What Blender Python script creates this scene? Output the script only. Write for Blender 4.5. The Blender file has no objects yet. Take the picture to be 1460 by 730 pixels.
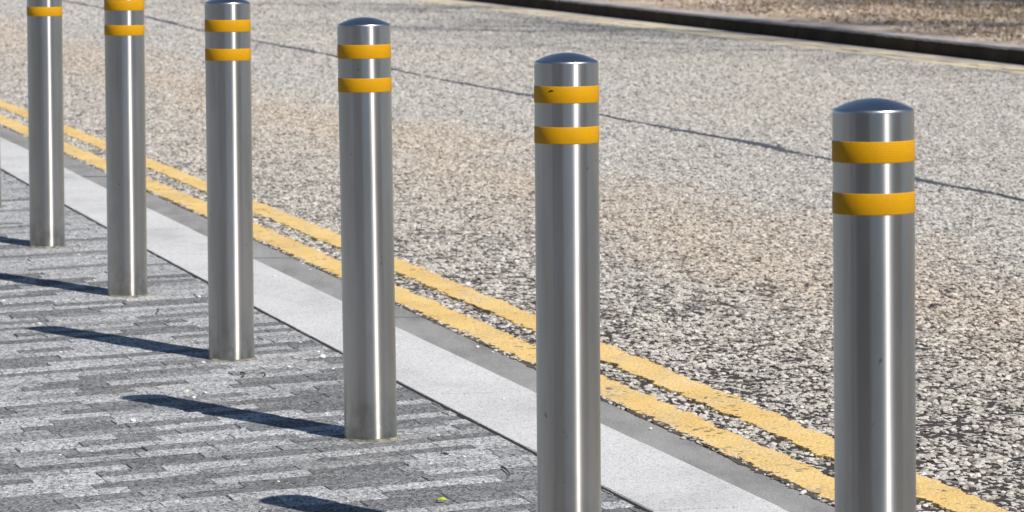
import bpy, bmesh, math, random
import numpy as np
from mathutils import Vector, Matrix
random.seed(7); rng = np.random.default_rng(11)
S = bpy.context.scene
COL = S.collection
R = math.radians

# ------------------------------------------------------------------ helpers
def link(name, me, mats=(), parent=None):
    o = bpy.data.objects.new(name, me); COL.objects.link(o)
    for m in mats:
        if me is not None: me.materials.append(m)
    if parent is not None: o.parent = parent
    return o

def mesh(name, verts, faces, smooth=False, mat_idx=None):
    me = bpy.data.meshes.new(name)
    me.from_pydata([tuple(v) for v in verts], [], faces)
    if smooth: me.polygons.foreach_set('use_smooth', [True]*len(me.polygons))
    if mat_idx is not None: me.polygons.foreach_set('material_index', mat_idx)
    me.update()
    return me

def structure(o):
    o['kind'] = 'structure'; return o
def stuff(o, label=None, cat=None):
    o['kind'] = 'stuff'
    if label: o['label'] = label
    if cat: o['category'] = cat
    return o
def tag(o, label, cat, group=None):
    o['label'] = label; o['category'] = cat
    if group: o['group'] = group
    return o

class NT:
    """small wrapper for building node materials"""
    def __init__(s, name):
        s.m = bpy.data.materials.new(name); s.m.use_nodes = True
        s.t = s.m.node_tree; s.n = s.t.nodes; s.l = s.t.links
        s.b = s.n['Principled BSDF']; s.out = s.n['Material Output']
    def new(s, typ, **kw):
        x = s.n.new(typ)
        for k, v in kw.items(): setattr(x, k, v)
        return x
    def put(s, sock, v):
        if isinstance(v, bpy.types.NodeSocket): s.l.new(v, sock)
        else: sock.default_value = v
    def bsdf(s, **kw):
        for k, v in kw.items(): s.put(s.b.inputs[k.replace('_', ' ')], v)
    def math(s, op, a, b=0.0, c=None, clamp=False):
        x = s.new('ShaderNodeMath', operation=op, use_clamp=clamp)
        s.put(x.inputs[0], a); s.put(x.inputs[1], b)
        if c is not None: s.put(x.inputs[2], c)
        return x.outputs[0]
    def mix(s, f, a, b, blend='MIX'):
        x = s.new('ShaderNodeMix', data_type='RGBA', blend_type=blend)
        s.put(x.inputs[0], f); s.put(x.inputs[6], a); s.put(x.inputs[7], b)
        return x.outputs[2]
    def noise(s, vec, scale, detail=2.0, rough=0.5, dist=0.0):
        x = s.new('ShaderNodeTexNoise'); s.put(x.inputs['Vector'], vec)
        x.inputs['Scale'].default_value = scale; x.inputs['Detail'].default_value = detail
        x.inputs['Roughness'].default_value = rough; x.inputs['Distortion'].default_value = dist
        return x.outputs['Fac']
    def voro(s, vec, scale, feature='F1', rnd=1.0):
        x = s.new('ShaderNodeTexVoronoi', feature=feature); s.put(x.inputs['Vector'], vec)
        x.inputs['Scale'].default_value = scale; x.inputs['Randomness'].default_value = rnd
        return x
    def ramp(s, fac, stops, interp='LINEAR'):
        x = s.new('ShaderNodeValToRGB'); s.put(x.inputs[0], fac); e = x.color_ramp.elements
        x.color_ramp.interpolation = interp
        while len(e) < len(stops): e.new(0.5)
        for el, (p, c) in zip(e, stops):
            el.position = p
            el.color = (c, c, c, 1) if isinstance(c, (int, float)) else (*c, 1)
        return x.outputs[0]
    def maprange(s, v, a, b, c=0.0, d=1.0):
        x = s.new('ShaderNodeMapRange'); s.put(x.inputs[0], v)
        for i, q in enumerate((a, b, c, d)): x.inputs[i+1].default_value = q
        return x.outputs[0]
    def bump(s, h, strength=0.5, dist=0.01):
        x = s.new('ShaderNodeBump'); s.put(x.inputs['Height'], h)
        x.inputs['Strength'].default_value = strength; x.inputs['Distance'].default_value = dist
        return x.outputs[0]
    def geo(s): return s.new('ShaderNodeNewGeometry').outputs['Position']
    def obj(s): return s.new('ShaderNodeTexCoord').outputs['Object']
    def scalevec(s, v, sc):
        x = s.new('ShaderNodeMapping'); s.put(x.inputs[0], v); x.inputs['Scale'].default_value = sc
        return x.outputs[0]
    def sep(s, v):
        x = s.new('ShaderNodeSeparateXYZ'); s.put(x.inputs[0], v); return x.outputs
    def attr(s, name): return s.new('ShaderNodeAttribute', attribute_name=name).outputs

def rgb(r, g, b):      # sRGB 0-255 -> linear
    f = lambda c: (c/255/12.92 if c/255 <= .04045 else ((c/255+.055)/1.055)**2.4)
    return (f(r), f(g), f(b))
def c4(c): return (*c, 1.0)

# ------------------------------------------------------------------ plan of the street (metres)
# each edge line runs away from the camera along +Y; x is given at surveyed Y stations
EDGE = dict(
 kin=[(-2.104,20.143),(-1.887,19.13),(-1.637,17.945),(-1.396,16.799),(-1.182,15.804),(-0.913,14.613),(-0.725,13.741),(-0.434,12.436),(-0.273,11.684),(0.052,10.271),(0.262,9.321)],
 kout=[(-2.361,22.617),(-2.121,21.483),(-1.851,20.238),(-1.578,19.002),(-1.337,17.889),(-1.133,16.932),(-0.814,15.432),(-0.322,13.188),(0.056,11.51),(0.202,10.821),(0.459,9.673),(0.536,9.321)],
 gout=[(-2.488,23.835),(-2.251,22.805),(-1.966,21.536),(-1.679,20.233),(-1.433,19.184),(-1.097,17.485),(-0.864,16.395),(-0.343,14.079),(0.06,12.211),(0.214,11.48),(0.486,10.24),(0.623,9.622)],
 y1hi=[(-2.598,24.891),(-2.355,23.868),(-2.044,22.366),(-1.761,21.143),(-1.489,19.886),(-1.149,18.412),(-0.912,17.311),(-0.357,14.65),(0.062,12.732),(0.224,12.007),(0.509,10.737),(0.661,10.014)],
 y2lo=[(-2.666,25.548),(-2.438,24.68),(-2.106,23.047),(-1.827,21.943),(-1.545,20.642),(-1.197,19.184),(-0.938,17.808),(-0.366,15.005),(0.064,13.099),(0.327,11.974),(0.524,11.054),(0.683,10.35),(0.808,9.731),(0.853,9.473)],
 y2hi=[(-2.746,26.32),(-2.516,25.473),(-2.181,23.868),(-1.893,22.746),(-1.594,21.299),(-1.235,19.796),(-0.97,18.412),(-0.379,15.543),(0.067,13.7),(0.233,12.808),(0.46,11.859),(0.71,10.764),(0.838,10.096),(0.968,9.473)],
 fbase=[(0.063,44.163),(0.687,42.242),(1.271,39.745),(1.871,37.429),(2.314,35.541),(2.846,32.989),(3.239,31.052)],
)
class Edge:
    def __init__(s, pts, deg=2):
        p = np.array(pts); s.lo, s.hi = p[:,1].min(), p[:,1].max()
        s.c = np.polyfit(p[:,1], p[:,0], deg); s.d = np.polyder(s.c)
    def __call__(s, y):
        y = np.asarray(y, float); q = np.clip(y, s.lo, s.hi)
        return np.polyval(s.c, q) + np.polyval(s.d, q)*(y-q)
E_ = {k: Edge(v, 1 if k == 'fbase' else 2) for k, v in EDGE.items()}
Y1LO = lambda y: E_['gout'](y) + 0.014
K = 5200/7000          # survey stations to metres along the road
def ky(me):            # station -> metre for a mesh authored in stations
    n = len(me.vertices); a = np.empty(n*3, np.float32); me.vertices.foreach_get('co', a); a[1::3] *= K; me.vertices.foreach_set('co', a); me.update(); return me
ZR = -0.02            # road level (footway is 0)
Y0, Y9 = 1.0, 75.0
def stations(step, a=Y0, b=Y9): return np.arange(a, b+step*.5, step)

def strip(name, fa, fb, z, step, mats, jit=0.0, a=Y0, b=Y9, thick=0.0, nx=1, jf=None):
    ys = stations(step, a, b); n = len(ys)
    def jag(seed):
        if jit == 0: return np.zeros(n)
        r = np.random.default_rng(seed); x = r.normal(size=n)
        k = np.exp(-np.linspace(-2, 2, 9)**2); sm = np.convolve(r.normal(size=n), k/np.sqrt((k**2).sum()), 'same')
        return jit*(0.55*x + 0.75*sm)
    xa = fa(ys) + jag(3); xb = fb(ys) - jag(5)
    V, F = [], []
    for i in range(n):
        for j in range(nx+1):
            t = j/nx; V.append((xa[i]*(1-t)+xb[i]*t, ys[i], z))
    w = nx+1
    for i in range(n-1):
        for j in range(nx): F.append((i*w+j, i*w+j+1, (i+1)*w+j+1, (i+1)*w+j))
    if thick:
        o = len(V)
        for i in range(n): V.append((xa[i], ys[i], z-thick)); V.append((xb[i], ys[i], z-thick))
        for i in range(n-1):
            F.append((o+2*i, i*w, (i+1)*w, o+2*i+2)); F.append((i*w+nx, o+2*i+1, o+2*i+3, (i+1)*w+nx))
    return link(name, ky(mesh(name, V, F)), mats)

# ------------------------------------------------------------------ materials
def mat_paver():
    m = NT('paver_granite_aggregate'); p = m.geo()
    sh = m.attr('shade')['Fac']
    base = m.ramp(sh, [(0, (.165,.168,.173)), (.3, (.215,.218,.223)), (.45, (.275,.278,.283)), (.6, (.355,.359,.366)), (1, (.415,.42,.428))])
    ps = m.scalevec(p, (1, .5, 1)); v1 = m.voro(ps, 185); v2 = m.voro(ps, 380)
    rnd = m.sep(v1.outputs['Color'])[0]; rnd2 = m.sep(v2.outputs['Color'])[1]
    spk = m.math('ADD', m.math('MULTIPLY', rnd, .6), m.math('MULTIPLY', rnd2, .4))
    k = m.ramp(spk, [(.14, .28), (.34, .70), (.55, 1.0), (.8, 1.32), (.95, 1.9)])
    col = m.mix(1.0, base, k, 'MULTIPLY')
    st = m.noise(p, 1.7, 4, .6); col = m.mix(1.0, col, m.ramp(st, [(.3, (.86,.85,.84)), (.65, (1.06,1.06,1.06))]), 'MULTIPLY')
    m.bsdf(Base_Color=col, Roughness=.85, Specular_IOR_Level=.25, Normal=m.bump(m.math('ADD', spk, m.math('MULTIPLY', m.noise(p, 60, 2), .6)), .32, .002))
    return m.m
def mat_bed():
    m = NT('joint_sand'); p = m.geo()
    m.bsdf(Base_Color=m.ramp(m.noise(p, 40, 3), [(.35, (.018,.016,.014)), (.7, (.06,.055,.048))]), Roughness=.95)
    return m.m
def mat_kerb():
    m = NT('silver_granite'); p = m.geo()
    st = m.noise(m.scalevec(p, (1.0, .55, 1)), 3.2, 5, .62)
    col = m.ramp(st, [(.30, (.45,.449,.447)), (.47, (.575,.573,.568)), (.75, (.64,.637,.63))])
    f = m.sep(m.voro(p, 330).outputs['Color'])[0]
    col = m.mix(1.0, col, m.ramp(f, [(.05, .55), (.2, .9), (.6, 1.03), (1, 1.12)]), 'MULTIPLY')
    dirt = m.noise(p, 23, 3, .7); col = m.mix(m.ramp(dirt, [(.66, 0.0), (.78, .55)]), col, (.28,.27,.255,1))
    m.bsdf(Base_Color=col, Roughness=.8, Specular_IOR_Level=.3, Normal=m.bump(m.math('ADD', f, m.math('MULTIPLY', st, 3)), .35, .002))
    return m.m
def mat_mortar():
    m = NT('pale_mortar'); p = m.geo()
    m.bsdf(Base_Color=m.ramp(m.noise(p, 55, 3), [(.3, (.36,.34,.31)), (.7, (.58,.56,.52))]), Roughness=.9); return m.m
def mat_channel():
    m = NT('grey_channel_block'); p = m.geo()
    st = m.noise(m.scalevec(p, (1.6, .5, 1)), 5, 6, .65)
    col = m.ramp(st, [(.28, (.19,.186,.178)), (.5, (.28,.276,.268)), (.72, (.345,.34,.332))])
    f = m.noise(p, 190, 2); col = m.mix(1.0, col, m.ramp(f, [(.3, .72), (.7, 1.2)]), 'MULTIPLY')
    m.bsdf(Base_Color=col, Roughness=.82, Specular_IOR_Level=.3, Normal=m.bump(f, .4, .002)); return m.m

def stone_tint(m, p):
    """stains of the surface dressing: a buff strip between the wheel tracks, greyer polished stone beyond it"""
    x, y, z = m.sep(p)
    t = m.math('ADD', m.math('ADD', x, m.math('MULTIPLY', y, .2954)), -2.735)      # metres from the gutter
    a = m.noise(m.scalevec(p, (1, .45, 1)), 1.1, 4, .6)
    w = m.math('ADD', t, m.math('MULTIPLY', m.math('SUBTRACT', a, .5), 1.6))
    col = m.ramp(m.math('MULTIPLY', w, .25), [(.05, (1,.99,.975)), (.26, (.99,.965,.93)), (.38, (1.03,.955,.86)), (.47, (1.02,.965,.90)), (.58, (.97,.975,.985)), (1, (.98,.975,.965))])
    b = m.noise(m.scalevec(p, (1.1, .3, 1)), .42, 3, .5)
    return m.mix(m.ramp(b, [(.45, 0.0), (.62, .6)]), col, (.95,.97,1.0,1), 'MULTIPLY')
def mat_road():
    m = NT('worn_surface_dressing'); p = m.geo(); y = m.sep(p)[1]
    tint = stone_tint(m, p)
    w = m.noise(p, 26, 2); pw = m.new('ShaderNodeVectorMath', operation='ADD')
    m.put(pw.inputs[0], p); x = m.new('ShaderNodeVectorMath', operation='SCALE'); m.put(x.inputs[0], w); x.inputs['Scale'].default_value = .01
    m.l.new(x.outputs[0], pw.inputs[1]); pv = pw.outputs[0]
    v = m.voro(pv, 78); e = m.voro(pv, 78, 'DISTANCE_TO_EDGE').outputs['Distance']
    cs = m.sep(v.outputs['Color']); r1, r2 = cs[0], cs[1]
    stone = m.ramp(r1, [(0, (.22,.195,.18)), (.08, (.37,.345,.315)), (.4, (.52,.50,.465)), (.75, (.60,.58,.545)), (1, (.70,.68,.645))])
    stone = m.mix(1.0, stone, tint, 'MULTIPLY')
    wear = m.noise(m.scalevec(p, (1.3, .45, 1)), 1.1, 4, .6)
    clump = m.noise(p, 9, 3, .6)
    # how much binder shows between the chippings: bare near the gutter, closed up in the wheel tracks further out
    tt = m.math('ADD', m.math('ADD', m.sep(p)[0], m.math('MULTIPLY', y, .2954)), -2.735)
    cov = m.math('ADD', m.math('ADD', m.maprange(y, 8, 19, .15, .55), m.maprange(tt, .25, 2.2, .08, .44)), m.math('MULTIPLY', m.math('SUBTRACT', wear, .5), .15))
    cov = m.math('ADD', cov, m.math('MULTIPLY', m.math('SUBTRACT', clump, .5), .5))
    on = m.math('MULTIPLY', m.math('LESS_THAN', r2, cov), m.ramp(e, [(.02, 0.0), (.07, 1.0)]))
    binder = m.ramp(m.noise(p, 120, 3), [(.3, (.030,.023,.021)), (.7, (.085,.068,.062))])
    binder = m.mix(m.maprange(y, 10, 24, 0, .75), binder, (.36,.345,.325,1))
    # old tyre scuffs and thin stains lying across the far half of the carriageway
    sc = m.noise(m.scalevec(p, (1, .22, 1)), 1.9, 5, .7)
    col = m.mix(on, binder, stone)
    col = m.mix(m.ramp(sc, [(.68, 0.0), (.85, .2)]), col, (.21,.205,.20,1))
    h = m.math('MULTIPLY', on, m.math('ADD', .5, r1))
    m.bsdf(Base_Color=col, Roughness=.88, Specular_IOR_Level=.2, Normal=m.bump(h, .8, .006)); return m.m
def mat_chip():
    m = NT('pale_chippings'); p = m.geo()
    r = m.new('ShaderNodeObjectInfo').outputs['Random']
    col = m.ramp(r, [(0, (.10,.072,.065)), (.08, (.24,.20,.175)), (.22, (.42,.392,.355)), (.65, (.535,.508,.465)), (1, (.69,.66,.615))])
    col = m.mix(1.0, col, stone_tint(m, p), 'MULTIPLY')
    col = m.mix(1.0, col, m.ramp(m.noise(p, 260, 2), [(.3, .75), (.7, 1.1)]), 'MULTIPLY')
    m.bsdf(Base_Color=col, Roughness=.75, Specular_IOR_Level=.3); return m.m
def mat_yellow():
    m = NT('worn_yellow_paint'); p = m.geo()
    n = m.noise(m.scalevec(p, (1, .6, 1)), 5, 5, .65); g = m.noise(p, 140, 3, .6)
    v = m.voro(p, 85); e = m.voro(p, 85, 'DISTANCE_TO_EDGE').outputs['Distance']
    col = m.ramp(n, [(.3, (.69,.455,.16)), (.55, (.78,.545,.215)), (.75, (.80,.60,.30))])
    col = m.mix(1.0, col, m.ramp(g, [(.25, .78), (.6, 1.06)]), 'MULTIPLY')
    chip = m.math('MULTIPLY', m.math('GREATER_THAN', m.sep(v.outputs['Color'])[0], .93), m.ramp(m.noise(p, 7, 2), [(.45, 0.0), (.6, 1.0)]))
    col = m.mix(chip, col, (.16,.11,.05,1))
    fade = m.ramp(m.noise(m.scalevec(p, (1, .5, 1)), 6.5, 5, .7), [(.50, 0.0), (.70, .5)])
    col = m.mix(fade, col, m.mix(m.math('GREATER_THAN', m.sep(v.outputs['Color'])[1], .35), (.20,.165,.12,1), (.62,.53,.38,1)))
    hole = m.ramp(m.noise(p, 38, 4, .7), [(.655, 0.0), (.70, .9)])
    col = m.mix(hole, col, (.10,.08,.06,1))
    h = m.math('SUBTRACT', m.math('ADD', m.ramp(e, [(0, 0.0), (.35, 1.0)]), m.math('MULTIPLY', g, .7)), hole)
    m.bsdf(Base_Color=col, Roughness=.7, Specular_IOR_Level=.3, Normal=m.bump(h, .5, .003)); return m.m
def mat_faded():
    m = NT('faded_yellow_paint'); p = m.geo()
    n = m.noise(m.scalevec(p, (1.5, .5, 1)), 4, 5, .7)
    col = m.ramp(n, [(.32, (.50,.45,.37)), (.5, (.64,.545,.37)), (.7, (.68,.60,.45))])
    m.bsdf(Base_Color=col, Roughness=.8); return m.m
def mat_tar():
    m = NT('bitumen_joint'); p = m.geo()
    m.bsdf(Base_Color=m.ramp(m.noise(p, 30, 4, .7), [(.35, (.045,.047,.055)), (.62, (.10,.10,.108)), (.75, (.3,.29,.275))]), Roughness=.6); return m.m
def mat_dirt():
    m = NT('gutter_dirt'); p = m.geo()
    m.bsdf(Base_Color=m.ramp(m.noise(p, 70, 4, .7), [(.3, (.035,.028,.02)), (.6, (.10,.08,.055)), (.8, (.2,.17,.13))]), Roughness=.95,
           Normal=m.bump(m.noise(p, 90, 3), .9, .006)); return m.m

def mat_steel(dome=False):
    m = NT('brushed_steel_dome' if dome else 'brushed_steel'); p = m.obj(); z = m.sep(p)[2]
    lines = m.noise(m.scalevec(p, (2, 2, 900)), 1.0, 2, .6)              # lathe / grinding marks round the tube
    blot = m.noise(m.scalevec(p, (14, 14, 2.2)), 1.0, 4, .6)             # handling smears
    oi = m.new('ShaderNodeObjectInfo').outputs['Random']
    ofs = m.new('ShaderNodeVectorMath', operation='ADD'); m.put(ofs.inputs[0], p)
    cmb = m.new('ShaderNodeCombineXYZ'); m.put(cmb.inputs[0], m.math('MULTIPLY', oi, 37)); m.put(cmb.inputs[2], m.math('MULTIPLY', oi, 11)); m.l.new(cmb.outputs[0], ofs.inputs[1])
    stain = m.noise(m.scalevec(ofs.outputs[0], (9, 9, 5)), 1.0, 5, .65)
    low = m.maprange(z, .55, .0, 0, 1)                                     # road film on the lower part
    col = m.mix(m.math('MULTIPLY', low, .7), (.62,.612,.60,1), (.53,.50,.455,1))
    col = m.mix(1.0, col, m.ramp(blot, [(.3, .82), (.65, 1.05)]), 'MULTIPLY')
    splash = m.math('MULTIPLY', m.maprange(z, .13, .0, 0, 1), m.ramp(m.noise(m.scalevec(ofs.outputs[0], (30, 30, 22)), 1.0, 4, .65), [(.40, 0.0), (.68, .75)]))
    col = m.mix(splash, col, (.20,.18,.15,1))
    fleck = m.ramp(m.noise(m.scalevec(ofs.outputs[0], (60, 60, 38)), 1.0, 2, .5), [(.73, 1.0), (.78, .55)])
    col = m.mix(1.0, col, fleck, 'MULTIPLY')
    col = m.mix(m.math('MULTIPLY', m.ramp(stain, [(.58, 0.0), (.75, 1.0)]), m.math('ADD', m.math('MULTIPLY', low, .4), .06)), col, (.26,.235,.20,1))
    m.bsdf(Base_Color=col, Metallic=1.0)
    tan = m.new('ShaderNodeTangent', direction_type='RADIAL', axis='Z')
    m.l.new(tan.outputs[0], m.b.inputs['Tangent'])
    rough = m.math('ADD', .30, m.math('MULTIPLY', m.math('SUBTRACT', blot, .5), .07))
    rough = m.math('ADD', rough, m.math('MULTIPLY', low, .05))
    if dome:
        m.bsdf(Roughness=.28, Anisotropic=.3, Base_Color=(.88,.91,.94,1))  # pale blue tint put into the steel for the sky's reflection
    else:
        m.bsdf(Roughness=rough, Anisotropic=.97, Anisotropic_Rotation=.25)
        m.bsdf(Normal=m.bump(lines, .05, .0004))
        g = m.new('ShaderNodeBsdfAnisotropic')                                # worn satin part of the finish
        m.put(g.inputs['Color'], col); g.inputs['Roughness'].default_value = .52; g.inputs['Anisotropy'].default_value = .55; g.inputs['Rotation'].default_value = .25
        m.l.new(tan.outputs[0], g.inputs['Tangent'])
        mx = m.new('ShaderNodeMixShader'); mx.inputs[0].default_value = .30
        m.l.new(m.b.outputs[0], mx.inputs[1]); m.l.new(g.outputs[0], mx.inputs[2]); m.l.new(mx.outputs[0], m.out.inputs[0])
    return m.m
def mat_tape():
    m = NT('yellow_reflective_tape'); uv = m.new('ShaderNodeUVMap').outputs[0]
    br = m.new('ShaderNodeTexBrick'); m.put(br.inputs['Vector'], uv); br.offset = .5
    br.inputs['Scale'].default_value = 1.0; br.inputs['Brick Width'].default_value = .0042; br.inputs['Row Height'].default_value = .0036
    br.inputs['Mortar Size'].default_value = .00042; br.inputs['Mortar Smooth'].default_value = .4
    br.inputs['Color1'].default_value = (.60,.30,.002,1); br.inputs['Color2'].default_value = (.64,.325,.003,1); br.inputs['Mortar'].default_value = (.50,.24,.003,1)
    p = m.obj()
    col = m.mix(1.0, br.outputs['Color'], m.ramp(m.noise(p, 30, 3), [(.3, .95), (.7, 1.03)]), 'MULTIPLY')
    m.bsdf(Base_Color=col, Roughness=.5, Specular_IOR_Level=.2); return m.m
def mat_plain(name, col, rough=.8, var=.25, sc=25):
    m = NT(name); p = m.geo()
    lo = tuple(c*(1-var) for c in col); hi = tuple(min(1, c*(1+var)) for c in col)
    m.bsdf(Base_Color=m.ramp(m.noise(p, sc, 3), [(.3, lo), (.7, hi)]), Roughness=rough); return m.m
def mat_shadedkerb():
    m = NT('kerbstone_painted_shade'); p = m.geo(); z = m.sep(p)[2]
    n = m.noise(p, 4, 5, .65)
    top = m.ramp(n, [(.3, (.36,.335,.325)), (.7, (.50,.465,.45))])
    face = m.ramp(n, [(.3, (.024,.017,.011)), (.7, (.055,.041,.028))])         # shade of the upright face, put into its colour
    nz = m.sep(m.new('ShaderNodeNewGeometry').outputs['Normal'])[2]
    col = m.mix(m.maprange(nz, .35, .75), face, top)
    m.bsdf(Base_Color=col, Roughness=.9, Specular_IOR_Level=.2, Normal=m.bump(n, .5, .01)); return m.m
def mat_verge():
    m = NT('leaf_littered_soil'); p = m.geo()
    a = m.noise(p, 1.6, 5, .65); b = m.noise(p, 22, 4, .7)
    col = m.ramp(a, [(.3, (.40,.33,.25)), (.5, (.56,.455,.37)), (.7, (.52,.43,.30))])
    col = m.mix(1.0, col, m.ramp(b, [(.3, .6), (.65, 1.2)]), 'MULTIPLY')
    m.bsdf(Base_Color=col, Roughness=.95, Normal=m.bump(b, .8, .03)); return m.m
def mat_litter():
    m = NT('dry_grass_and_leaves'); a = m.attr('shade')['Fac']
    col = m.ramp(a, [(0, (.10,.10,.035)), (.25, (.24,.205,.095)), (.45, (.42,.325,.20)), (.7, (.50,.375,.285)), (1, (.60,.50,.41))])
    m.bsdf(Base_Color=col, Roughness=.8); return m.m

M = dict(paver=mat_paver(), bed=mat_bed(), kerb=mat_kerb(), mortar=mat_mortar(), channel=mat_channel(), road=mat_road(), chip=mat_chip(),
         yellow=mat_yellow(), faded=mat_faded(), tar=mat_tar(), dirt=mat_dirt(), steel=mat_steel(), dome=mat_steel(True), tape=mat_tape(),
         shadedkerb=mat_shadedkerb(), verge=mat_verge(), litter=mat_litter())

# ------------------------------------------------------------------ ground and footway
gm = mat_plain('distant_ground', (.24,.22,.19), .95, .3, .6)
structure(link('ground', mesh('ground', [(-400,-400,-.12),(400,-400,-.12),(400,400,-.12),(-400,400,-.12)], [(0,1,2,3)]), [gm]))

def build_pavement():
    V, F, MI, SH = [], [], [], []
    kin = E_['kin']
    # joint bed, and a plain continuation of the footway outside the detailed area
    ys = stations(1.0, -20, 75)
    for i in range(len(ys)-1):
        a, b = ys[i], ys[i+1]; o = len(V)
        V += [(-30, a, -.007), (float(kin(a))-.003, a, -.007), (float(kin(b))-.003, b, -.007), (-30, b, -.007)]
        F.append((o, o+1, o+2, o+3)); MI.append(1); SH.append(.3)
    ang = R(38); u = np.array([math.cos(ang), math.sin(ang)])               # along the rows
    e = np.array([math.cos(R(104)), math.sin(R(104))])                       # along the end joints
    det = u[0]*e[1]-u[1]*e[0]; pitch = .078/abs(det); gap = .0018
    # low-frequency field that decides where dark blocks gather
    ph = rng.uniform(0, 6.28, 12); fr = rng.normal(size=(12, 2))*1.3
    def field(p): return np.cos(fr@p + ph).sum()/math.sqrt(6)
    org = np.array([-1.0, 10.0])
    for r in range(-70, 190):
        v0 = r*pitch; s = -7.0 + random.random()*.3
        last = .5
        while s < 7.0:
            L = random.choice((.16, .20, .20, .24, .24, .30))
            p0 = org + u*s + e*v0
            s += L
            if p0[0] < -4.3 or p0[1] < 5.5 or p0[1] > 24 or p0[0] > kin(p0[1])+.5: continue
            c = p0 + u*L/2 + e*pitch/2
            pd = (.44 + .07*field(c)) - max(0, (c[1]-11.5))*.045
            if random.random() < .12: sh = last
            else: sh = random.uniform(0, .30) if random.random() < pd else (random.uniform(.36, .55) if random.random() < .22 else random.uniform(.62, 1.0))
            last = sh
            g = gap/2
            quad = [p0+u*g+e*g, p0+u*(L-g)+e*g, p0+u*(L-g)+e*(pitch-g), p0+u*g+e*(pitch-g)]
            # clip against the kerb line
            def dist(q): return q[0] - (kin(q[1]) - .0125)
            ds = [float(dist(q)) for q in quad]
            if min(ds) > 0: continue
            if max(ds) > 0:
                out = []
                for i in range(4):
                    a, b, da, db = quad[i], quad[(i+1) % 4], ds[i], ds[(i+1) % 4]
                    if da <= 0: out.append(a)
                    if da*db < 0: t = da/(da-db); out.append(a+(b-a)*t)
                quad = out
                if len(quad) < 3: continue
            n = len(quad); cen = sum(quad)/n; o = len(V)
            dz = random.gauss(0, .0006); tx, ty = random.gauss(0, .004), random.gauss(0, .004)
            for q in quad:                                                    # chamfered top edge
                d = cen-q; d = d/np.linalg.norm(d); t = q+d*.0016
                V.append((t[0], t[1], dz+tx*(t[0]-cen[0])+ty*(t[1]-cen[1])))
            for q in quad: V.append((q[0], q[1], dz-.002))
            for q in quad: V.append((q[0], q[1], -.008))
            F.append(tuple(range(o, o+n))); MI.append(0); SH.append(sh)
            for k in (0, n):
                for i in range(n):
                    j = (i+1) % n
                    F.append((o+k+i, o+k+n+i, o+k+n+j, o+k+j)); MI.append(0); SH.append(sh)
    me = ky(mesh('pavement', V, F, mat_idx=MI))
    a = me.attributes.new('shade', 'FLOAT', 'FACE'); a.data.foreach_set('value', SH)
    structure(link('pavement', me, [M['paver'], M['bed']]))
build_pavement()

def build_kerb():
    V, F, MI = [], [], []
    kin, kout = E_['kin'], E_['kout']
    y = 10.36-1.05*9; L = 1.05; g = .0035
    while y < 74:
        dz = random.gauss(0, .0007)
        ys = np.linspace(y+g, y+L-g, 8); rows = []
        for q in ys:
            # joints run square to the kerb: shift the far side by the kerb's slope
            xi, xo = float(kin(q)), float(kout(q+.06))
            rows.append([(xi, q, -.09), (xi, q, dz-.003), (xi+.003, q, dz), (xo-.012, q+.06, dz), (xo-.004, q+.06, dz-.003), (xo, q+.06, dz-.011), (xo+.002, q+.06, -.09)])
        o = len(V); n = len(rows[0])
        for rr in rows: V += rr
        for i in range(len(rows)-1):
            for j in range(n-1): F.append((o+i*n+j, o+i*n+j+1, o+(i+1)*n+j+1, o+(i+1)*n+j)); MI.append(0)
        F.append(tuple(o+j for j in range(n))); MI.append(0)
        F.append(tuple(o+(len(rows)-1)*n+j for j in reversed(range(n)))); MI.append(0)
        y += L
    ys = stations(.5, .9, 74); o = len(V)
    for q in ys: V += [(float(kin(q))+.004, q, -.0022), (float(kout(q))-.014, q, -.0022)]
    for i in range(len(ys)-1): F.append((o+2*i, o+2*i+1, o+2*i+3, o+2*i+2)); MI.append(1)
    structure(link('kerb', ky(mesh('kerb', V, F, mat_idx=MI)), [M['kerb'], M['mortar']]))
build_kerb()
M['joint'] = mat_plain('black_joint_grime', (.016,.014,.011), .95, .6, 60)
structure(strip('kerb_joint', lambda y: E_['kin'](y)-.0165, lambda y: E_['kin'](y)+.0025, -.0012, .02, [M['joint']], jit=.0022, a=5, b=30))

def build_channel():
    V, F = [], []
    kout, gout = E_['kout'], E_['gout']; y = 13.62-2.1*6; L = 2.1
    while y < 74:
        ys = np.linspace(y+.003, y+L-.003, 10); o = len(V); dz = random.gauss(0, .0008)
        for q in ys:
            a, b = float(kout(q))+.003, float(gout(q))
            V += [(a, q, ZR+dz), (b-.006, q, ZR+dz), (b, q, ZR-.006)]
        for i in range(len(ys)-1):
            for j in (0, 1): F.append((o+3*i+j, o+3*i+j+1, o+3*i+4+j, o+3*i+3+j))
        y += L
    structure(link('channel', ky(mesh('channel', V, F)), [M['channel']]))
build_channel()

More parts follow.
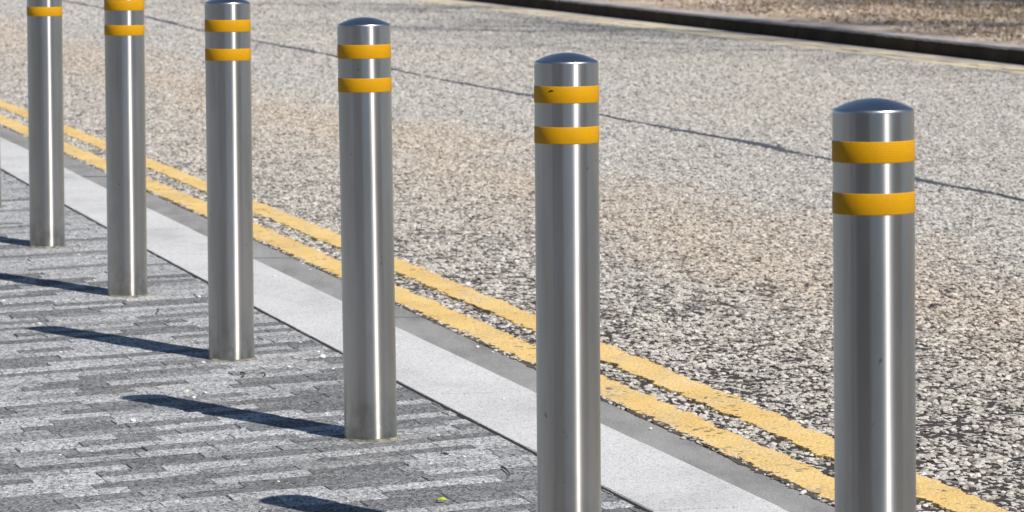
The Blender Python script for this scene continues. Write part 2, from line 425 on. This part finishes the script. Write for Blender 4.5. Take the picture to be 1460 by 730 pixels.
# ------------------------------------------------------------------ carriageway
structure(strip('road', lambda y: E_['kout'](y)-.02, lambda y: E_['fbase'](y)+.1, ZR-.005, .5, [M['road']], a=-30, nx=6))
structure(strip('gutter_dirt', lambda y: E_['gout'](y)-.004, lambda y: E_['gout'](y)+.034, ZR-.0002, .02, [M['dirt']], jit=.006, a=6, b=34, thick=.004))
structure(strip('yellow_line', Y1LO, E_['y1hi'], ZR+.0012, .012, [M['yellow']], jit=.0062, a=6, b=34, thick=.006, nx=2))
structure(strip('yellow_line', E_['y2lo'], E_['y2hi'], ZR+.0012, .012, [M['yellow']], jit=.0062, a=6, b=34, thick=.006, nx=2))
fb = E_['fbase']
structure(strip('far_channel', lambda y: fb(y)-.17, lambda y: fb(y)+.01, ZR, 1.0, [mat_plain('far_channel_stone', (.48,.43,.375), .9, .15, 3)], a=5))
structure(strip('faded_line', lambda y: fb(y)-.30, lambda y: fb(y)-.172, ZR+.0008, .05, [M['faded']], jit=.010, a=8, b=74, thick=.005))
structure(strip('faded_line', lambda y: fb(y)-.475, lambda y: fb(y)-.325, ZR+.0008, .05, [M['faded']], jit=.012, a=8, b=74, thick=.005))

# tarred joint down the middle of the road, wandering by a few centimetres
SEAM = [(-4.9,49.4),(-4.284,46.761),(-3.692,44.297),(-3.147,41.838),(-2.388,38.016),(-1.906,35.98),(-1.23,33.114),(-0.745,30.67),(-0.308,28.75),(-0.012,27.568),(0.112,27.055),(0.453,24.962),(1.039,22.569),(1.382,21.143),(1.632,19.796),(1.811,19.058),(1.933,18.49),(2.4,16.4),(2.9,14.2)]
def build_seam():
    sp = np.array(SEAM)[::-1]; ys = np.arange(14.3, 49, .04)
    xs = np.interp(ys, sp[:,1], sp[:,0]); n = len(ys)
    k = np.ones(25)/25; w1 = np.convolve(rng.normal(size=n+24), k, 'valid')*.09
    wid = .020 + .014*np.convolve(rng.normal(size=n+24), k, 'valid')*4 + rng.normal(size=n)*.003 + np.clip((ys-24)*.0006, 0, .02)
    k2 = np.ones(9)/9; wid = np.clip(wid*1.8*np.clip(1+1.1*np.convolve(rng.normal(size=n+8), k2, 'valid'), .45, 1.9), .010, .085)
    V, F = [], []
    for i in range(n):
        V += [(xs[i]+w1[i]-wid[i], ys[i], ZR-.0045), (xs[i]+w1[i], ys[i], ZR+.0022), (xs[i]+w1[i]+wid[i], ys[i], ZR-.0045)]
    for i in range(n-1):
        for j in (0, 1): F.append((3*i+j, 3*i+j+1, 3*i+4+j, 3*i+3+j))
    structure(link('road_joint', ky(mesh('road_joint', V, F)), [M['tar']]))
build_seam()

# loose and bedded chippings of the road surface: one uncountable mass, each a small real stone
def build_chippings():
    P, SC = [], []
    def in_yellow(x, y):
        return ((x > Y1LO(y)-.002) & (x < E_['y1hi'](y)+.001)) | ((x > E_['y2lo'](y)-.001) & (x < E_['y2hi'](y)+.001))
    sx = np.array(SEAM)[::-1]
    fr = rng.normal(size=(40, 2))*np.concatenate([np.full(14, 2.0), np.full(26, 45.0)])[:, None]; ph = rng.uniform(0, 6.28, 40)
    am = np.concatenate([np.full(14, .07), np.full(26, .34)])
    for y0 in np.arange(7.5, 49.5, .5):
        yc = y0+.25
        half = .1043*yc+.7
        xa = float(E_['gout'](yc))-.05; xb = min(half, float(E_['fbase'](yc))-.17)
        dens = np.interp(yc, [8, 10, 14, 19, 25, 30, 40, 50], [3200, 3500, 4100, 4000, 2900, 2000, 1300, 1000])
        n = int(dens*(xb-xa)*.5)
        if n <= 0: continue
        x = rng.uniform(xa, xb, n); y = rng.uniform(y0, y0+.5, n)
        q = np.stack([x, y], 1)
        fld = (np.cos(q@fr.T + ph)*am).sum(1)
        bias = np.interp(yc, [8, 11, 16, 25], [.10, .32, .70, 1.2])
        lat = np.clip((x-E_['gout'](y)-.25)/2.0, 0, 1); bias = bias*.55 + .02 + .75*lat
        keep = (fld > rng.normal(size=n)*.5 - bias) & ~in_yellow(x, y) & (x < E_['fbase'](y)-.475) & (x > E_['gout'](y)+.004)
        keep &= np.abs(x - np.interp(y, sx[:,1], sx[:,0])) > .03
        x, y = x[keep], y[keep]
        P.append(np.stack([x, y, np.full(len(x), ZR-.0035)], 1)); SC.append(np.clip(rng.normal(.0058, .0015, len(x)), .0028, .0095)*np.interp(yc, [20, 45], [1, 1.45]))
    # grit caught along the gutter and a few stones showing through the paint
    y = rng.uniform(7.5, 26, 900); x = E_['gout'](y)+rng.normal(.007, .010, 900)
    P.append(np.stack([x, y, np.full(900, ZR+.0008)], 1)); SC.append(np.clip(rng.normal(.0036, .0013, 900), .0015, .007))
    P = np.concatenate(P); P[:, 1] *= K; SC = np.concatenate(SC)
    me = bpy.data.meshes.new('road_chippings'); me.vertices.add(len(P)); me.vertices.foreach_set('co', P.astype(np.float32).ravel())
    a = me.attributes.new('size', 'FLOAT', 'POINT'); a.data.foreach_set('value', SC.astype(np.float32)); me.update()
    o = stuff(link('road_chippings', me, [M['chip']]), 'pale stone chippings of the worn road surface beside the yellow lines', 'chippings')
    ng = bpy.data.node_groups.new('chippings', 'GeometryNodeTree')
    ng.interface.new_socket('Geometry', in_out='INPUT', socket_type='NodeSocketGeometry')
    ng.interface.new_socket('Geometry', in_out='OUTPUT', socket_type='NodeSocketGeometry')
    N, L = ng.nodes, ng.links
    gi, go = N.new('NodeGroupInput'), N.new('NodeGroupOutput')
    join = N.new('GeometryNodeGeometryToInstance')
    for k in range(7):
        ico = N.new('GeometryNodeMeshIcoSphere'); ico.inputs['Radius'].default_value = 1; ico.inputs['Subdivisions'].default_value = 2
        no = N.new('ShaderNodeTexNoise'); no.noise_dimensions = '4D'; no.inputs['W'].default_value = k*3.7; no.inputs['Scale'].default_value = 1.0; no.inputs['Detail'].default_value = 1
        sub = N.new('ShaderNodeVectorMath'); sub.operation = 'SUBTRACT'; sub.inputs[1].default_value = (.5,.5,.5)
        sc = N.new('ShaderNodeVectorMath'); sc.operation = 'SCALE'; sc.inputs['Scale'].default_value = 1.7
        sp = N.new('GeometryNodeSetPosition')
        L.new(no.outputs['Color'], sub.inputs[0]); L.new(sub.outputs[0], sc.inputs[0]); L.new(ico.outputs['Mesh'], sp.inputs['Geometry']); L.new(sc.outputs[0], sp.inputs['Offset'])
        tr = N.new('GeometryNodeTransform'); tr.inputs['Scale'].default_value = (1.32-.08*k, .92+.05*k, .43+.05*(k % 3))
        L.new(sp.outputs[0], tr.inputs['Geometry'])
        sm = N.new('GeometryNodeSetMaterial'); sm.inputs['Material'].default_value = M['chip']
        L.new(tr.outputs[0], sm.inputs['Geometry']); L.new(sm.outputs[0], join.inputs[0])
    iop = N.new('GeometryNodeInstanceOnPoints'); iop.inputs['Pick Instance'].default_value = True
    L.new(gi.outputs[0], iop.inputs['Points']); L.new(join.outputs[0], iop.inputs['Instance'])
    rnd = N.new('FunctionNodeRandomValue'); rnd.data_type = 'FLOAT_VECTOR'
    rnd.inputs['Min'].default_value = (-.35, -.35, 0); rnd.inputs['Max'].default_value = (.35, .35, 6.283)
    L.new(rnd.outputs[0], iop.inputs['Rotation'])
    at = N.new('GeometryNodeInputNamedAttribute'); at.data_type = 'FLOAT'; at.inputs['Name'].default_value = 'size'
    L.new(at.outputs['Attribute'], iop.inputs['Scale'])
    L.new(iop.outputs[0], go.inputs[0])
    md = o.modifiers.new('chippings', 'NODES'); md.node_group = ng
    print('chippings', len(P))
build_chippings()

# ------------------------------------------------------------------ far kerb and verge
def build_far_kerb():
    V, F = [], []; y = 6.0; L = .915
    while y < 74:
        n = 14; ys = np.linspace(y+.001, y+L-.001, n); o = len(V); dz = random.gauss(0, .0015); dx = random.gauss(0, .0012)
        for q in ys:
            x = float(fb(q))+dx; c = abs(random.gauss(0, .003)) + (.022 if random.random() < .012 else 0)
            h = ZR+.105+dz
            V += [(x, q, ZR-.05), (x+.004, q, h-.014-c), (x+.016, q, h-c*.3), (x+.15, q, h), (x+.15, q, ZR-.05)]
        for i in range(n-1):
            for j in range(4): F.append((o+5*i+j, o+5*i+5+j, o+5*i+6+j, o+5*i+1+j))
        F.append(tuple(o+j for j in range(5))); F.append(tuple(o+5*(n-1)+j for j in reversed(range(5))))
        y += L
    structure(link('far_kerb', ky(mesh('far_kerb', V, F)), [M['shadedkerb']]))
build_far_kerb()

def hnoise(x, y, seed, fr):
    r = np.random.default_rng(seed); k = r.normal(size=(18, 2))*fr; ph = r.uniform(0, 6.28, 18)
    return np.cos(np.stack([x, y], -1)@k.T + ph).sum(-1)/6
def build_verge():
    ys = np.arange(6, 75.01, .2); ts = np.concatenate([np.linspace(0, 6, 40), np.linspace(7, 40, 12)])
    YY, TT = np.meshgrid(ys, ts, indexing='ij'); XX = fb(YY)+.148+TT
    ZZ = ZR+.095 + np.clip(TT, 0, 8)*.012 + np.clip(TT*3, 0, 1)*.012*hnoise(XX, YY, 5, 3.0)
    V = np.stack([XX, YY, ZZ], -1).reshape(-1, 3); w = len(ts)
    F = [(i*w+j, i*w+j+1, (i+1)*w+j+1, (i+1)*w+j) for i in range(len(ys)-1) for j in range(w-1)]
    structure(link('verge', ky(mesh('verge', V, F, True)), [M['verge']]))
    # dry grass blades and fallen leaves: a mass nobody could count
    n = 52000
    y = rng.uniform(26, 52, n); t = rng.beta(1.15, 1.5, n)*5.0+.12*rng.random(n)+.06
    x = fb(y)+.16+t
    cl = hnoise(x, y, 8, 1.6); keep = (cl + rng.normal(size=n)*.35 + np.clip((t-.45)*2.2, -1.3, .25) > -.45) & (x < .1043*y+1.3)
    x, y, t, cl = x[keep], y[keep], t[keep], cl[keep]; n = len(x)
    z = ZR+.095+t*.012; y = y*K
    leaf = rng.random(n) < np.where(t < 1.6, .93, .7)
    a = rng.uniform(0, 6.28, n); VV = np.zeros((n, 4, 3)); sh = np.zeros(n)
    Lb = np.where(leaf, rng.uniform(.018, .042, n), rng.uniform(.02, .055, n)*(1+.5*np.clip(cl, 0, 1))); wd = np.where(leaf, Lb*.7, rng.uniform(.004, .009, n))
    up = np.where(leaf, rng.uniform(.0, .5, n), rng.uniform(.6, 1.0, n))
    dx, dy = np.cos(a), np.sin(a)
    for k, (s, e) in enumerate(((0, -.5), (0, .5), (1, .35), (1, -.35))):
        VV[:, k, 0] = x + dx*Lb*s*(1-up*.8) - dy*wd*e; VV[:, k, 1] = y + dy*Lb*s*(1-up*.8) + dx*wd*e
        VV[:, k, 2] = z + .004 + Lb*s*up + np.where(leaf, .006*rng.random(n), 0)
    sh = np.clip(np.where(leaf, rng.uniform(.4, 1.0, n), rng.uniform(.2, .85, n)-.28*np.clip(cl, -1, 1)-.06*np.clip(t-1.2, 0, 5)), 0, 1)
    me = mesh('verge_grass', VV.reshape(-1, 3), [(4*i, 4*i+1, 4*i+2, 4*i+3) for i in range(n)])
    at = me.attributes.new('shade', 'FLOAT', 'FACE'); at.data.foreach_set('value', sh.astype(np.float32))
    stuff(link('verge_grass', me, [M['litter']]), 'dry grass and fallen leaves on the verge behind the far kerb', 'grass')
build_verge()

# ------------------------------------------------------------------ bollards
RB = .057
def lathe(profile, seg=96, uvz=False, close_top=False):
    V, F = [], []
    for (r, z) in profile:
        for k in range(seg):
            a = 2*math.pi*k/seg; V.append((r*math.cos(a), r*math.sin(a), z))
    for i in range(len(profile)-1):
        for k in range(seg):
            j = (k+1) % seg; F.append((i*seg+k, i*seg+j, (i+1)*seg+j, (i+1)*seg+k))
    if close_top:
        V.append((0, 0, close_top)); c = len(V)-1; b = (len(profile)-1)*seg
        for k in range(seg): F.append((b+k, b+(k+1) % seg, c))
    me = mesh('lathe', V, F, True)
    uv = me.uv_layers.new(name='UVMap')
    for poly in me.polygons:
        ks = [me.loops[l].vertex_index % seg for l in poly.loop_indices]
        wrap = max(ks)-min(ks) > seg/2
        for l in poly.loop_indices:
            vi = me.loops[l].vertex_index; k = vi % seg
            if wrap and k < seg/2: k += seg
            uv.data[l].uv = (2*math.pi*RB*k/seg, V[vi][2])
    return me
ZS, ZD = .8952, .9100
tube_me = lathe([(RB, -.05), (RB, .25), (RB, .5), (RB, .75), (RB, ZS-.004)])
prof = [(RB, ZS-.004), (RB-.0004, ZS-.0018), (RB-.0014, ZS-.0002), (RB-.003, ZS+.0008)]
for k in range(1, 15):
    t = k/15; rr = (RB-.003)*(1-t); prof.append((rr, ZS+.0008 + (ZD-ZS-.0008)*(1-(rr/(RB-.003))**2)))
dome_me = lathe(prof, close_top=ZD)
def band_me(z0, z1):
    r = RB+.0007
    return lathe([(RB-.0005, z0), (r-.0002, z0+.0001), (r, z0+.0006), (r, z1-.0006), (r-.0002, z1-.0001), (RB-.0005, z1)])
band1, band2 = band_me(.8226, .8522), band_me(.7509, .7806)
def ring_me(seed):
    r = random.Random(seed); seg = 72; V, F = [], []; jit = [r.gauss(0, .003) for _ in range(seg)]
    jit = [(jit[i-1]+jit[i]*2+jit[(i+1) % seg])/4 for i in range(seg)]
    for rr, z in ((RB-.004, .004), (RB+.0015, .0035), (RB+.0045, .0015), (RB+.008, -.004)):
        for k in range(seg):
            a = 2*math.pi*k/seg; q = rr + (jit[k] if rr > RB else 0)
            V.append((q*math.cos(a), q*math.sin(a), z + (r.gauss(0, .0006) if rr > RB else 0)))
    for i in range(3):
        for k in range(seg): F.append((i*seg+k, i*seg+(k+1) % seg, (i+1)*seg+(k+1) % seg, (i+1)*seg+k))
    return mesh('mortar_ring', V, F, True)
M['ring'] = mat_plain('mossy_mortar', (.17,.165,.125), .95, .65, 45)

LEANS = [-.0147, -.0078, -.0135, -.0047, -.0023, -.0007, -.0100]      # none of the posts stands quite true to the falling footway
def lean(i, rz): return (Matrix.Rotation(-.0148, 3, 'X') @ Matrix.Rotation(LEANS[i], 3, 'Y') @ Matrix.Rotation(rz, 3, 'Z')).to_euler()
BOLL = [ # x, y, sink, label
 ( .5150, 6.795, 0, 'nearest stainless steel bollard, rightmost in the row, its foot out of view'),
 ( .103, 8.665, -.0065, 'stainless steel bollard second from right, with a dark scuff on its upper yellow band'),
 (-.306, 10.53, 0, 'stainless steel bollard with its whole length in view, from domed cap to mortared foot'),
 (-.706, 12.26, 0, 'stainless steel bollard fourth from right, domed cap just cut by the top edge'),
 (-1.112, 14.11, 0, 'stainless steel bollard with its cap cut off but both yellow bands showing'),
 (-1.519, 15.97, 0, 'stainless steel bollard showing only one whole yellow band, farthest left in full width'),
 (-1.916, 17.80, 0, 'stainless steel bollard of which only a sliver of the post shows at the left edge'),
]
GROUP = 'stainless steel bollards along the kerb'
def bollard_root(loc, label, rz):
    e = bpy.data.objects.new('bollard', None); e.empty_display_size = .1; COL.objects.link(e)
    e.location = loc
    e.rotation_euler = lean(0, rz)
    return tag(e, label, 'bollard', GROUP)
x, y, dz, lab = BOLL[0]
first = bollard_root((x, y*K, dz), lab, 0)
kids = [link('post', tube_me, [M['steel']], first), link('domed_cap', dome_me, [M['dome']], first),
        link('reflective_band', band1, [M['tape']], first), link('reflective_band', band2, [M['tape']], first),
        link('mortar_ring', ring_me(1), [M['ring']], first)]
roots = [first]
for i, (x, y, dz, lab) in enumerate(BOLL[1:]):
    c = first.copy(); COL.objects.link(c); c.location = (x, y*K, dz); c['label'] = lab
    c.rotation_euler = lean(i+1, 1.3*(i+1))
    for k in kids:
        d = k.copy(); COL.objects.link(d); d.parent = c
    roots.append(c)
# dark scuff torn in the upper band of the second bollard from the right
def build_scuff():
    b = roots[1]; V, F = [], []; pts = [(-.60, .8435, .0002), (-.56, .8442, .0009), (-.52, .8448, .0014), (-.47, .8452, .0011), (-.43, .8453, .0007), (-.40, .8450, .0002)]
    for a, z, h in pts:
        ang = -math.pi/2 + a - 1.3
        for s in (-1, 1): V.append(((RB+.0012)*math.cos(ang), (RB+.0012)*math.sin(ang), z+s*h))
    for i in range(len(pts)-1): F.append((2*i, 2*i+2, 2*i+3, 2*i+1))
    band = [c for c in b.children if c.name.startswith('reflective_band')][0]
    o = link('scuff', mesh('scuff', V, F), [mat_plain('scuff', (.09,.03,.004), .8, .2, 200)], band)
build_scuff()

# ------------------------------------------------------------------ litter on the footway and kerb
M['grit'] = mat_plain('white_grit', (.74,.73,.70), .8, .1, 300)
M['twig'] = mat_plain('twig_bark', (.05,.042,.035), .9, .4, 120)
M['leaf'] = mat_plain('yellow_green_leaf', (.40,.47,.05), .6, .3, 90)
M['moss'] = mat_plain('moss', (.035,.075,.06), .95, .4, 150)
def stone_me(seed):
    r = random.Random(seed); bm = bmesh.new(); bmesh.ops.create_icosphere(bm, subdivisions=2, radius=1)
    k = [Vector((r.gauss(0, 1), r.gauss(0, 1), r.gauss(0, 1))).normalized() for _ in range(7)]
    for v in bm.verts:
        d = 1.0
        for q in k: d = min(d, .62/max(.05, v.co.normalized().dot(q)))
        v.co = v.co*max(.55, d); v.co.z *= .6
    me = bpy.data.meshes.new('loose_chipping'); bm.to_mesh(me); bm.free(); return me
SM = [stone_me(i) for i in range(5)]
for me in SM: me.materials.append(M['grit'])
def loose(x, y, s, rz, on):
    o = bpy.data.objects.new('loose_chipping', SM[random.randrange(5)]); COL.objects.link(o)
    o.location = (x, y*K, (0 if on != 'channel' else ZR)+s*.35); o.scale = (s*1.15, s, s); o.rotation_euler = (random.uniform(-.3, .3), random.uniform(-.3, .3), rz)
    lab = {'paving': 'small white stone chipping lying loose on the grey paving blocks', 'kerb': 'small white stone chipping lying loose on the pale kerb',
           'channel': 'small white stone chipping lying loose on the dark grey channel strip'}[on]
    tag(o, lab, 'stone chip', 'white chippings on the '+on)
PV = [(-.767,11.447,.0085),(-.722,11.42,.0075),(-.741,11.33,.006),(-.844,10.83,.0095),(-.494,12.40,.008),(-.478,12.28,.010),(-.55,12.66,.006),(-.52,12.93,.006),
      (-.44,11.99,.005),(-.81,14.63,.009),(-.90,14.02,.008),(-.86,13.85,.008),(-1.38,15.55,.008),(-1.46,17.1,.008),(-1.61,17.55,.008),(-1.42,16.25,.006),(-1.45,13.9,.006),
      (-.60,11.06,.005),(-.42,10.99,.004),(-.35,10.72,.005),(-.16,10.55,.006),(-.10,10.16,.006),(-.55,10.42,.005),(-.92,11.95,.005),(-1.15,12.4,.006),(-1.28,13.2,.006),
      (-.77,12.13,.008),(-.55,12.02,.008),(-.30,11.55,.005),(-.70,9.95,.004),(-.47,9.75,.004),(-.95,10.2,.004),(-.13,9.72,.004),(-1.25,14.6,.006)]
for x, y, s in PV:
    if x < E_['kin'](y)-.02: loose(x, y, s*.85, random.random()*6, 'paving')
for x, y, s in [(-.72,14.75,.006),(-.62,15.0,.005),(.16,10.62,.005),(-.02,11.3,.005),(-.30,12.6,.005),(-1.0,16.2,.006)]: loose(x, y, s*.8, random.random()*6, 'kerb')
for x, y, s in [(.585,9.72,.011),(-.90,16.35,.010),(.56,9.85,.006),(-.86,15.9,.006),(-.09,12.75,.008),(-.05,12.6,.006),(.31,10.86,.006)]: loose(x, y, s*.75, random.random()*6, 'channel')

def tube(pts, rad):
    V, F = [], []; n = 7
    for i, p in enumerate(pts):
        p = Vector(p); d = (Vector(pts[min(i+1, len(pts)-1)])-Vector(pts[max(i-1, 0)])).normalized()
        a = d.orthogonal().normalized(); b = d.cross(a); r = rad*(1-.45*i/(len(pts)-1))
        for k in range(n): V.append(tuple(p+(a*math.cos(2*math.pi*k/n)+b*math.sin(2*math.pi*k/n))*r))
    for i in range(len(pts)-1):
        for k in range(n): F.append((i*n+k, i*n+(k+1) % n, (i+1)*n+(k+1) % n, (i+1)*n+k))
    F.append(tuple(range(n))[::-1]); F.append(tuple(range((len(pts)-1)*n, len(pts)*n)))
    return mesh('twig', V, F, True)
TW = [ # start, end, bow, label
 ((-.022,9.97),(-.004,9.85), .0008, 'short straight black twig on the paving near the second bollard from the right'),
 ((-.662,11.87),(-.655,11.76), .010, 'curled dark twig on the paving in front of the fourth bollard from the right'),
 ((-.60,11.80),(-.615,11.86), .006, 'thin bowed dark stalk on the paving just right of a curled twig'),
 ((-.99,13.60),(-.985,13.48), .006, 'dark bent twig on the paving left of the second whole bollard from the left'),
]
for a, b, bow, lab in TW:
    pts = []
    for i in range(7):
        t = i/6; q = (a[0]*(1-t)+b[0]*t+bow*math.sin(math.pi*t), (a[1]*(1-t)+b[1]*t)*K, .004+.003*math.sin(math.pi*t)); pts.append(q)
    tag(link('twig', tube(pts, .0021), [M['twig']]), lab, 'twig')
def build_leaf():
    V, F = [], []; n = 7
    for i in range(n):
        t = i/(n-1); w = .013*math.sin(math.pi*min(1, t*.95+.03))**.7
        for j, s in enumerate((-1, 0, 1)): V.append((-.022+.044*t, s*w, .0035 + abs(s)*.007 + .006*math.sin(3*t)))
    for i in range(n-1):
        for j in range(2): F.append((3*i+j, 3*i+j+1, 3*i+4+j, 3*i+3+j))
    o = link('fallen_leaf', mesh('fallen_leaf', V, F, True), [M['leaf']]); o.location = (-.137, 9.43*K, .001); o.rotation_euler = (R(14), 0, R(-10)); o.scale = (.5, .5, .5)
    md = o.modifiers.new('thickness', 'SOLIDIFY'); md.thickness = .0006
    tag(o, 'small yellow green leaf lying on the paving at the bottom edge', 'leaf')
build_leaf()
def build_moss():
    bm = bmesh.new(); r = random.Random(4)
    for k in range(26):
        mtx = Matrix.Translation((r.gauss(0, .008), r.gauss(0, .014), .002+r.random()*.006)) @ Matrix.Scale(r.uniform(.0025, .005), 4)
        bmesh.ops.create_icosphere(bm, subdivisions=1, radius=1, matrix=mtx)
    me = bpy.data.meshes.new('moss_tuft'); bm.to_mesh(me); bm.free()
    o = link('moss_tuft', me, [M['moss']]); o.location = (-.142, 10.22*K, 0); o.scale = (.45, .45, .45); tag(o, 'tiny dark green moss tuft in a paving joint', 'moss')
build_moss()

# ------------------------------------------------------------------ bare street trees on the far verge (right of the view; their shade falls on verge and road)
M['bark'] = mat_plain('grey_brown_bark', (.14,.115,.09), .95, .35, 9)
def bare_tree(loc, H, seed, label):
    r = random.Random(seed)
    root = bpy.data.objects.new('bare_tree', None); COL.objects.link(root); root.location = loc
    tag(root, label, 'tree', 'bare trees on the far verge')
    def build(name, chains):
        V, F = [], []
        for pts, r0, r1 in chains:
            n = 7 if r0 > .03 else 4; o = len(V)
            for i, p in enumerate(pts):
                d = (pts[min(i+1, len(pts)-1)]-pts[max(i-1, 0)]).normalized(); a = d.orthogonal().normalized(); b = d.cross(a); q = r0+(r1-r0)*i/(len(pts)-1)
                for k in range(n): V.append(tuple(p+(a*math.cos(2*math.pi*k/n)+b*math.sin(2*math.pi*k/n))*q))
            for i in range(len(pts)-1):
                for k in range(n): F.append((o+i*n+k, o+i*n+(k+1) % n, o+(i+1)*n+(k+1) % n, o+(i+1)*n+k))
        link(name, mesh(name, V, F, True), [M['bark']], root)
    tr = [Vector((r.gauss(0, .06)*i, r.gauss(0, .06)*i, H*.62*i/6)) for i in range(7)]
    build('trunk', [(tr, .20, .09)])
    ch = []
    def grow(p, d, L, rad, lvl):
        pts = [p.copy()]; q = p.copy(); dd = d.copy()
        for i in range(5):
            dd = (dd+Vector((r.gauss(0, .16), r.gauss(0, .16), r.gauss(.06, .1)))).normalized(); q = q+dd*L/5; pts.append(q.copy())
        ch.append((pts, rad, rad*.45))
        if lvl < 3:
            for i in range(1, 6):
                for _ in range(2 if lvl else 1):
                    nd = (dd+Vector((r.gauss(0, .8), r.gauss(0, .8), r.gauss(.15, .5)))).normalized(); grow(pts[i], nd, L*.52, rad*.45, lvl+1)
    for i in range(2, 7):
        for k in range(2):
            a = r.uniform(0, 6.28); grow(tr[i], Vector((math.cos(a), math.sin(a), .75)).normalized(), H*.36, .055, 0)
    build('crown', ch)
bare_tree((10.3, 26.0, .05), 13, 3, 'bare grey street tree on the far verge beyond the right edge')
bare_tree((11.8, 18.5, .05), 15, 9, 'taller bare street tree on the far verge, nearer the street corner')

# ------------------------------------------------------------------ buildings across the footway behind the viewpoint (seen only as reflections in the steel)
M['brick'] = mat_plain('brown_brick', (.34,.28,.225), .9, .25, 3)
M['stonew'] = mat_plain('sandstone_wall', (.42,.37,.31), .9, .2, 2)
M['slate'] = mat_plain('slate_roof', (.09,.09,.10), .7, .3, 4)
gl = NT('window_glass'); gl.bsdf(Base_Color=(.03,.035,.04,1), Roughness=.08); M['glass'] = gl.m
M['frame'] = mat_plain('white_frame', (.65,.65,.63), .5, .05, 5)
def box(V, F, a, b):
    o = len(V); V += [(x, y, z) for z in (a[2], b[2]) for y in (a[1], b[1]) for x in (a[0], b[0])]
    F += [tuple(o+i for i in f) for f in ((0,2,3,1),(4,5,7,6),(0,1,5,4),(2,6,7,3),(0,4,6,2),(1,3,7,5))]
def building(x0, y, W, depth, H, floors, wall, rz, label):
    root = bpy.data.objects.new('brick_building', None); COL.objects.link(root); root.location = (x0, y, -.1); root.rotation_euler.z = R(rz)
    tag(root, label, 'building')
    V, F = [], []; box(V, F, (0, -depth, 0), (W, 0, H)); link('wall', mesh('wall', V, F), [wall], root)
    V = [(-.3,-depth-.3,H+.003),(W+.3,-depth-.3,H+.003),(W+.3,.3,H+.003),(-.3,.3,H+.003),(2,-depth/2,H+2.6),(W-2,-depth/2,H+2.6)]
    link('roof', mesh('roof', V, [(0,3,2,1),(0,1,5,4),(2,3,4,5),(1,2,5),(3,0,4)]), [M['slate']], root)
    V, F, MI = [], [], []
    box(V, F, (0,0,0), (1.2,.04,1.8)); MI += [1]*6
    for a, b in (((-.08,.002,-.08),(1.28,.07,0)), ((-.08,.002,1.8),(1.28,.07,1.88)), ((-.08,.002,.002),(-.002,.07,1.798)), ((1.202,.002,.002),(1.28,.07,1.798)), ((.003,.041,.86),(1.197,.065,.92))):
        box(V, F, a, b); MI += [0]*6
    wm = mesh('window', V, F, mat_idx=MI); wm.materials.append(M['frame']); wm.materials.append(M['glass'])
    n = int(W//3); st = W/n
    for f in range(floors):
        for k in range(n):
            if f == 0 and k == n//2: continue
            o = bpy.data.objects.new('window', wm); COL.objects.link(o); o.parent = root; o.location = (st*(k+.5)-.6, .003, 1.1+f*3.3)
    V, F = [], []; box(V, F, (st*(n//2+.5)-.55, .003, .15), (st*(n//2+.5)+.55, .06, 2.3)); link('door', mesh('door', V, F), [M['slate']], root)
building(-30, -14, 25, 10, 14.5, 4, M['brick'], 0, 'tall brown brick building across the footway behind the viewpoint')
building(-36, 12.5, 25, 10, 9, 2, M['stonew'], -90, 'sandstone building along the left side of the footway')
building(16, -7.5, 8, 9, 7, 2, M['stonew'], 90, 'low sandstone building on the far side of the road')

# ------------------------------------------------------------------ camera
PITCH, HC = math.atan(552.3/5200), 1.22668
cam = bpy.data.cameras.new('camera'); co = bpy.data.objects.new('camera', cam); COL.objects.link(co)
co.location = (0, 0, HC); co.rotation_euler = (math.pi/2-PITCH, 0, 0)
cam.sensor_width = 36; cam.lens = 5200/1460*36; cam.clip_start = .1; cam.clip_end = 2000
cam.dof.use_dof = True; cam.dof.focus_distance = 6.9; cam.dof.aperture_fstop = 19
S.camera = co

# ------------------------------------------------------------------ daylight
SAZ, SEL = R(42.5), R(48.3)           # sun behind the camera, 30 degrees round to the right
d = Vector((math.sin(SAZ)*math.cos(SEL), -math.cos(SAZ)*math.cos(SEL), math.sin(SEL)))
sun = bpy.data.lights.new('sun', 'SUN'); so = bpy.data.objects.new('sun', sun); COL.objects.link(so)
sun.energy = 4.2; sun.angle = R(.53); sun.color = (1.0, .955, .89)
so.rotation_euler = d.to_track_quat('Z', 'Y').to_euler(); so.location = d*50
w = bpy.data.worlds.new('World'); S.world = w; w.use_nodes = True
nt = w.node_tree; sky = nt.nodes.new('ShaderNodeTexSky'); sky.sky_type = 'NISHITA'; sky.sun_disc = False
sky.sun_elevation = SEL; sky.sun_rotation = math.atan2(d.x, d.y); sky.air_density = 1.0; sky.dust_density = .1; sky.ozone_density = 3.5
bg = nt.nodes['Background']; nt.links.new(sky.outputs[0], bg.inputs[0]); bg.inputs[1].default_value = .06

S.view_settings.view_transform = 'Standard'; S.view_settings.look = 'None'; S.view_settings.gamma = 1
S.view_settings.exposure = .35
